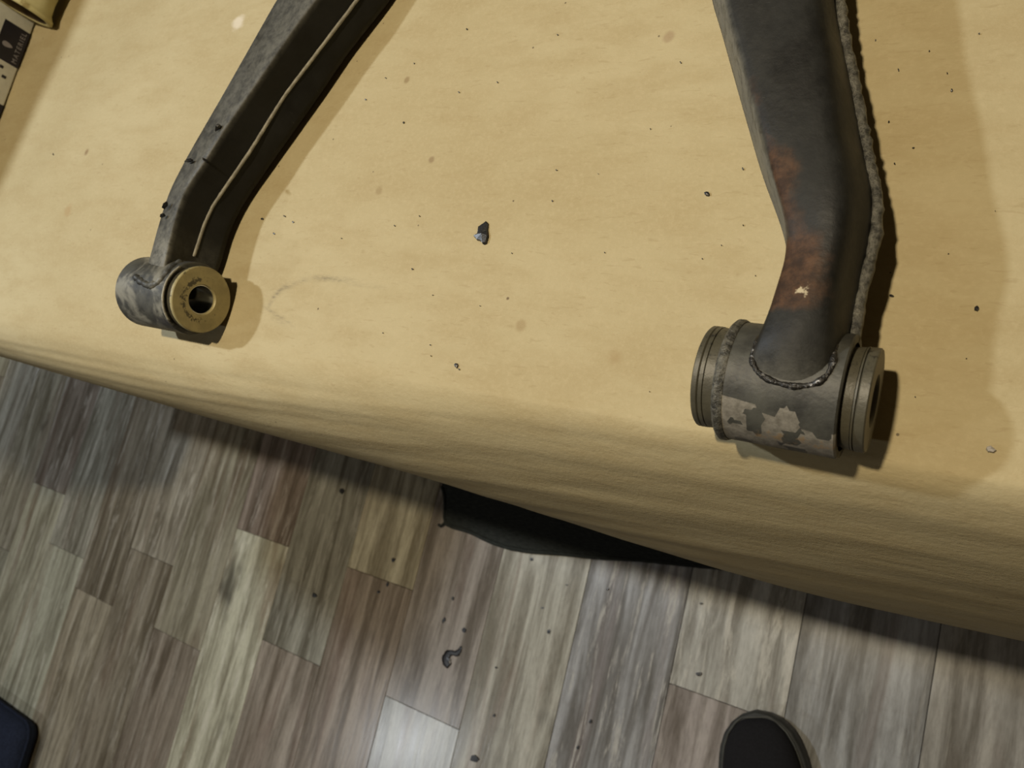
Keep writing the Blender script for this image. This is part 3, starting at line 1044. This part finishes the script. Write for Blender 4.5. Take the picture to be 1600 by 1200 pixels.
tu.rotation_euler = (0, 0, -0.24)

# ------------------------------------------------------------------ things on the floor
# dark woven mat under the table, its near edge sagging in a curve
front = [(-0.735, -0.020), (-0.722, -0.035), (-0.7145, -0.066), (-0.7130, -0.0810), (-0.700, -0.0815), (-0.660, -0.0800), (-0.620, -0.0865), (-0.585, -0.0885), (-0.540, -0.0840), (-0.490, -0.0735), (-0.4312, -0.0645),
         (-0.360, -0.0500), (-0.290, -0.0390), (-0.200, -0.0230), (-0.100, -0.0120), (0.05, 0.0)]
outline = [Vector((x, y, 0)) for x, y in front] + [Vector((0.06, 0.5, 0)), Vector((-0.74, 0.5, 0))]
n = len(outline)
vs = [(p.x, p.y, 0.0006) for p in outline] + [(p.x, p.y, 0.0065 + 0.002 * random.uniform(-1, 1)) for p in outline]
fs = [tuple(range(n))[::-1], tuple(range(n, 2 * n))] + [(k, (k + 1) % n, n + (k + 1) % n, n + k) for k in range(n)]
rug = empty('floor_mat', (-0.35, 0.2, 0), 'black woven mat on the floor under the table front edge', 'mat')
o = mesh('mat_cloth', vs, fs, RUG, None, False)
adopt(o, rug)
o = tube('hem', [(x, y + 0.001, 0.0062) for x, y in catmull(front, 90)], 0.0032, RUG, rug, 8, False, 0.08)
tube('frayed_corner', [(-0.712, -0.079, 0.006), (-0.716, -0.084, 0.007), (-0.722, -0.083, 0.006)], 0.0025, RUG, rug, 6, False, 0.1)

# black slip-on shoe, toe pointing at the table
shoe = empty('slip_on_shoe', (-0.166, -0.192, 0), 'black slip-on shoe on the plank floor at the lower right, toe towards table', 'shoe')
shoe_parts = []
SO = [(0.0, 0.0), (0.004, 0.018), (0.012, 0.031), (0.025, 0.0425), (0.042, 0.0505), (0.065, 0.0555), (0.095, 0.0560), (0.125, 0.0520), (0.160, 0.0455), (0.20, 0.0415), (0.24, 0.0405), (0.265, 0.0375),
      (0.285, 0.0290), (0.296, 0.0160), (0.300, 0.0)]


def halfw(s):
    return np.interp(s, [a for a, _ in SO], [b for _, b in SO])


def shift(s):                                  # the foot's inward curve
    return 0.006 * math.sin(s / 0.30 * math.pi) * -1


ss = np.unique(np.concatenate([np.linspace(0, 0.03, 14) ** 1.0, np.linspace(0.03, 0.27, 26), np.linspace(0.27, 0.30, 10)]))
loop = [(s, shift(s) + halfw(s)) for s in ss] + [(s, shift(s) - halfw(s)) for s in ss[::-1][1:-1]]
nl = len(loop)
cs = np.array(loop).mean(0)
vs, fs = [], []
for z, k in [(0.0005, 0.965), (0.004, 1.0), (0.022, 1.0), (0.027, 0.985), (0.0285, 0.955)]:
    for (s, t_) in loop:
        zz = z + (0.010 * max(0, 1 - s / 0.05) ** 2 if z < 0.02 else 0.004 * max(0, 1 - s / 0.06))
        vs.append((cs[0] + (s - cs[0]) * (1 - (1 - k) * 0.38), shift(s) + (t_ - shift(s)) * k, zz))
for i in range(4):
    for k in range(nl):
        fs.append((i * nl + k, i * nl + (k + 1) % nl, (i + 1) * nl + (k + 1) % nl, (i + 1) * nl + k))
fs += [tuple(range(nl))[::-1], tuple(range(4 * nl, 5 * nl))]
shoe_parts.append(mesh('sole', vs, fs, SHOE_SOLE))
# upper: arched sections, open above the heel half
NA = 21
secs = np.linspace(0.007, 0.292, 40)
vs, fs = [], []
for s in secs:
    hw = halfw(s) - 0.0075 if s < 0.25 else halfw(s) - 0.006
    hw = max(hw, 0.002)
    top = float(np.interp(s, [0.007, 0.015, 0.03, 0.05, 0.08, 0.12, 0.16, 0.20, 0.26, 0.292], [0.031, 0.040, 0.048, 0.054, 0.062, 0.074, 0.088, 0.092, 0.096, 0.092]))
    for k in range(NA):
        a = math.pi * k / (NA - 1)
        cx = math.copysign(abs(math.cos(a)) ** 0.72, math.cos(a))
        cz = math.sin(a) ** 0.80
        vs.append((s, shift(s) + hw * cx, 0.0275 + (top - 0.0275) * cz))
for i in range(len(secs) - 1):
    for k in range(NA - 1):
        if secs[i] > 0.155 and secs[i] < 0.272 and 7 <= k <= 12:
            continue                            # the opening for the foot
        fs.append((i * NA + k, i * NA + k + 1, (i + 1) * NA + k + 1, (i + 1) * NA + k))
fs.append(tuple(range(NA)))
fs.append(tuple((len(secs) - 1) * NA + k for k in range(NA))[::-1])
o = mesh('upper', vs, fs, SHOE_UPPER)
so_ = o.modifiers.new('thickness', 'SOLIDIFY')
so_.thickness = 0.0025
so_.offset = -1
shoe_parts.append(o)
pl = [(s, shift(s) + (halfw(s) - 0.0065), 0.0295 + 0.004 * max(0, 1 - s / 0.06)) for s in ss[3:-3]] + [(s, shift(s) - (halfw(s) - 0.0065), 0.0295 + 0.004 * max(0, 1 - s / 0.06)) for s in ss[3:-3][::-1]]
shoe_parts.append(tube('piping', pl, 0.0012, SHOE_PIPING, None, 6, True))
for q in shoe_parts:
    q.parent = shoe
axd = math.atan2(-0.93, 0.365)
shoe.rotation_euler = (0, 0, axd)

# navy cushion on the floor at the lower left
cx0, cy0 = -1.600, -0.735
cush = empty('floor_cushion', (cx0 - 0.22, cy0 - 0.21, 0), 'navy blue padded cushion on the plank floor at the lower left corner', 'cushion')


def cushion(name, x0, x1, y0, y1, z0, z1, rad, edge_, mat, parent):
    vs, fs, rings = [], [], []
    for z, ins in [(z0, edge_), (z0 + edge_ * .4, edge_ * .3), (z0 + edge_, 0), (z1 - edge_, 0), (z1 - edge_ * .4, edge_ * .35), (z1, edge_ * 1.6), (z1 + 0.006, 0.09)]:
        ring = []
        for (cx, cy, a0) in [(x1 - rad, y1 - rad, 0), (x0 + rad, y1 - rad, 90), (x0 + rad, y0 + rad, 180), (x1 - rad, y0 + rad, 270)]:
            for k in range(9):
                a = math.radians(a0 + 90 * k / 8)
                r = max(rad - ins, 0.002)
                xx_ = cx + r * math.cos(a) - (max(0, ins - rad) * math.copysign(1, math.cos(math.radians(a0 + 45))))
                yy_ = cy + r * math.sin(a) - (max(0, ins - rad) * math.copysign(1, math.sin(math.radians(a0 + 45))))
                ring.append(len(vs))
                vs.append((xx_, yy_, z))
        rings.append(ring)
    for a, b in zip(rings[:-1], rings[1:]):
        m = len(a)
        for k in range(m):
            fs.append((a[k], a[(k + 1) % m], b[(k + 1) % m], b[k]))
    fs += [tuple(rings[0])[::-1], tuple(rings[-1])]
    o = mesh(name, vs, fs, mat)
    adopt(o, parent)
    return o


cushion('padded_cover', cx0 - 0.44, cx0, cy0 - 0.42, cy0, 0.0005, 0.062, 0.035, 0.024, NAVY, cush)
pp = []
for (cx, cy, a0) in [(cx0 - .035, cy0 - .035, 0), (cx0 - .405, cy0 - .035, 90), (cx0 - .405, cy0 - .385, 180), (cx0 - .035, cy0 - .385, 270)]:
    for k in range(9):
        a = math.radians(a0 + 90 * k / 8)
        pp.append((cx + 0.035 * math.cos(a), cy + 0.035 * math.sin(a), 0.031))
tube('piping', pp, 0.003, NAVY, cush, 8, True)


def ffl(px, py, r, asp, rot, label, group=None):
    out, c = blob(px, py, r, asp, rot, 0.0)
    o = shard('floor_flake', out, 0.0005, 0.0012, FLAKE, 0.0002)
    return tag(o, label, 'paint flake', group)


# the comma-shaped flake on the floor
cpts = [at(a, b, 0.0015) for a, b in [(702, 1041), (697, 1034), (696, 1027), (700, 1021), (707, 1020), (713, 1022), (717, 1018), (720, 1010)]]
o = tube('floor_flake', catmull(cpts, 24), list(np.interp(np.linspace(0, 1, 24), [0, .2, .45, .6, .75, 1], [.0055, .0095, .0065, .0036, .0056, .0018])), FLAKE, None, 7, False, 0.12)
for v_ in o.data.vertices:
    v_.co.z = 0.0005 + max(0.0, v_.co.z) * 0.12
tag(o, 'comma-shaped black flake on the plank floor below the mat', 'paint flake')
ffl(743, 1186, 8, 1.3, 0.2, 'ragged black flake on the floor at the bottom edge of the view')
ffl(1093, 1053, 6, 1.5, 0.1, 'black speck on the pale plank left of the shoe')
for a, b, r in [(694, 969, 4.5), (726, 985, 5), (708, 935, 3), (615, 875, 3.5), (606, 913, 4), (592, 925, 3), (923, 1127, 4.5), (903, 1168, 4), (773, 1118, 3), (848, 950, 2.5), (831, 874, 3.5), (1096, 943, 3.2), (950, 921, 2.6),
                (886, 914, 2.6), (534, 768, 5), (776, 1043, 2.6), (858, 987, 4), (492, 930, 4)]:
    ffl(a, b, r, random.uniform(1, 1.9), random.uniform(0, 3), 'small dark speck on the plank floor ' + ('left of the black mat' if a < 650 else 'around the comma-shaped flake' if a < 735 else 'on the pale planks below the mat'), 'dark specks on the plank floor')
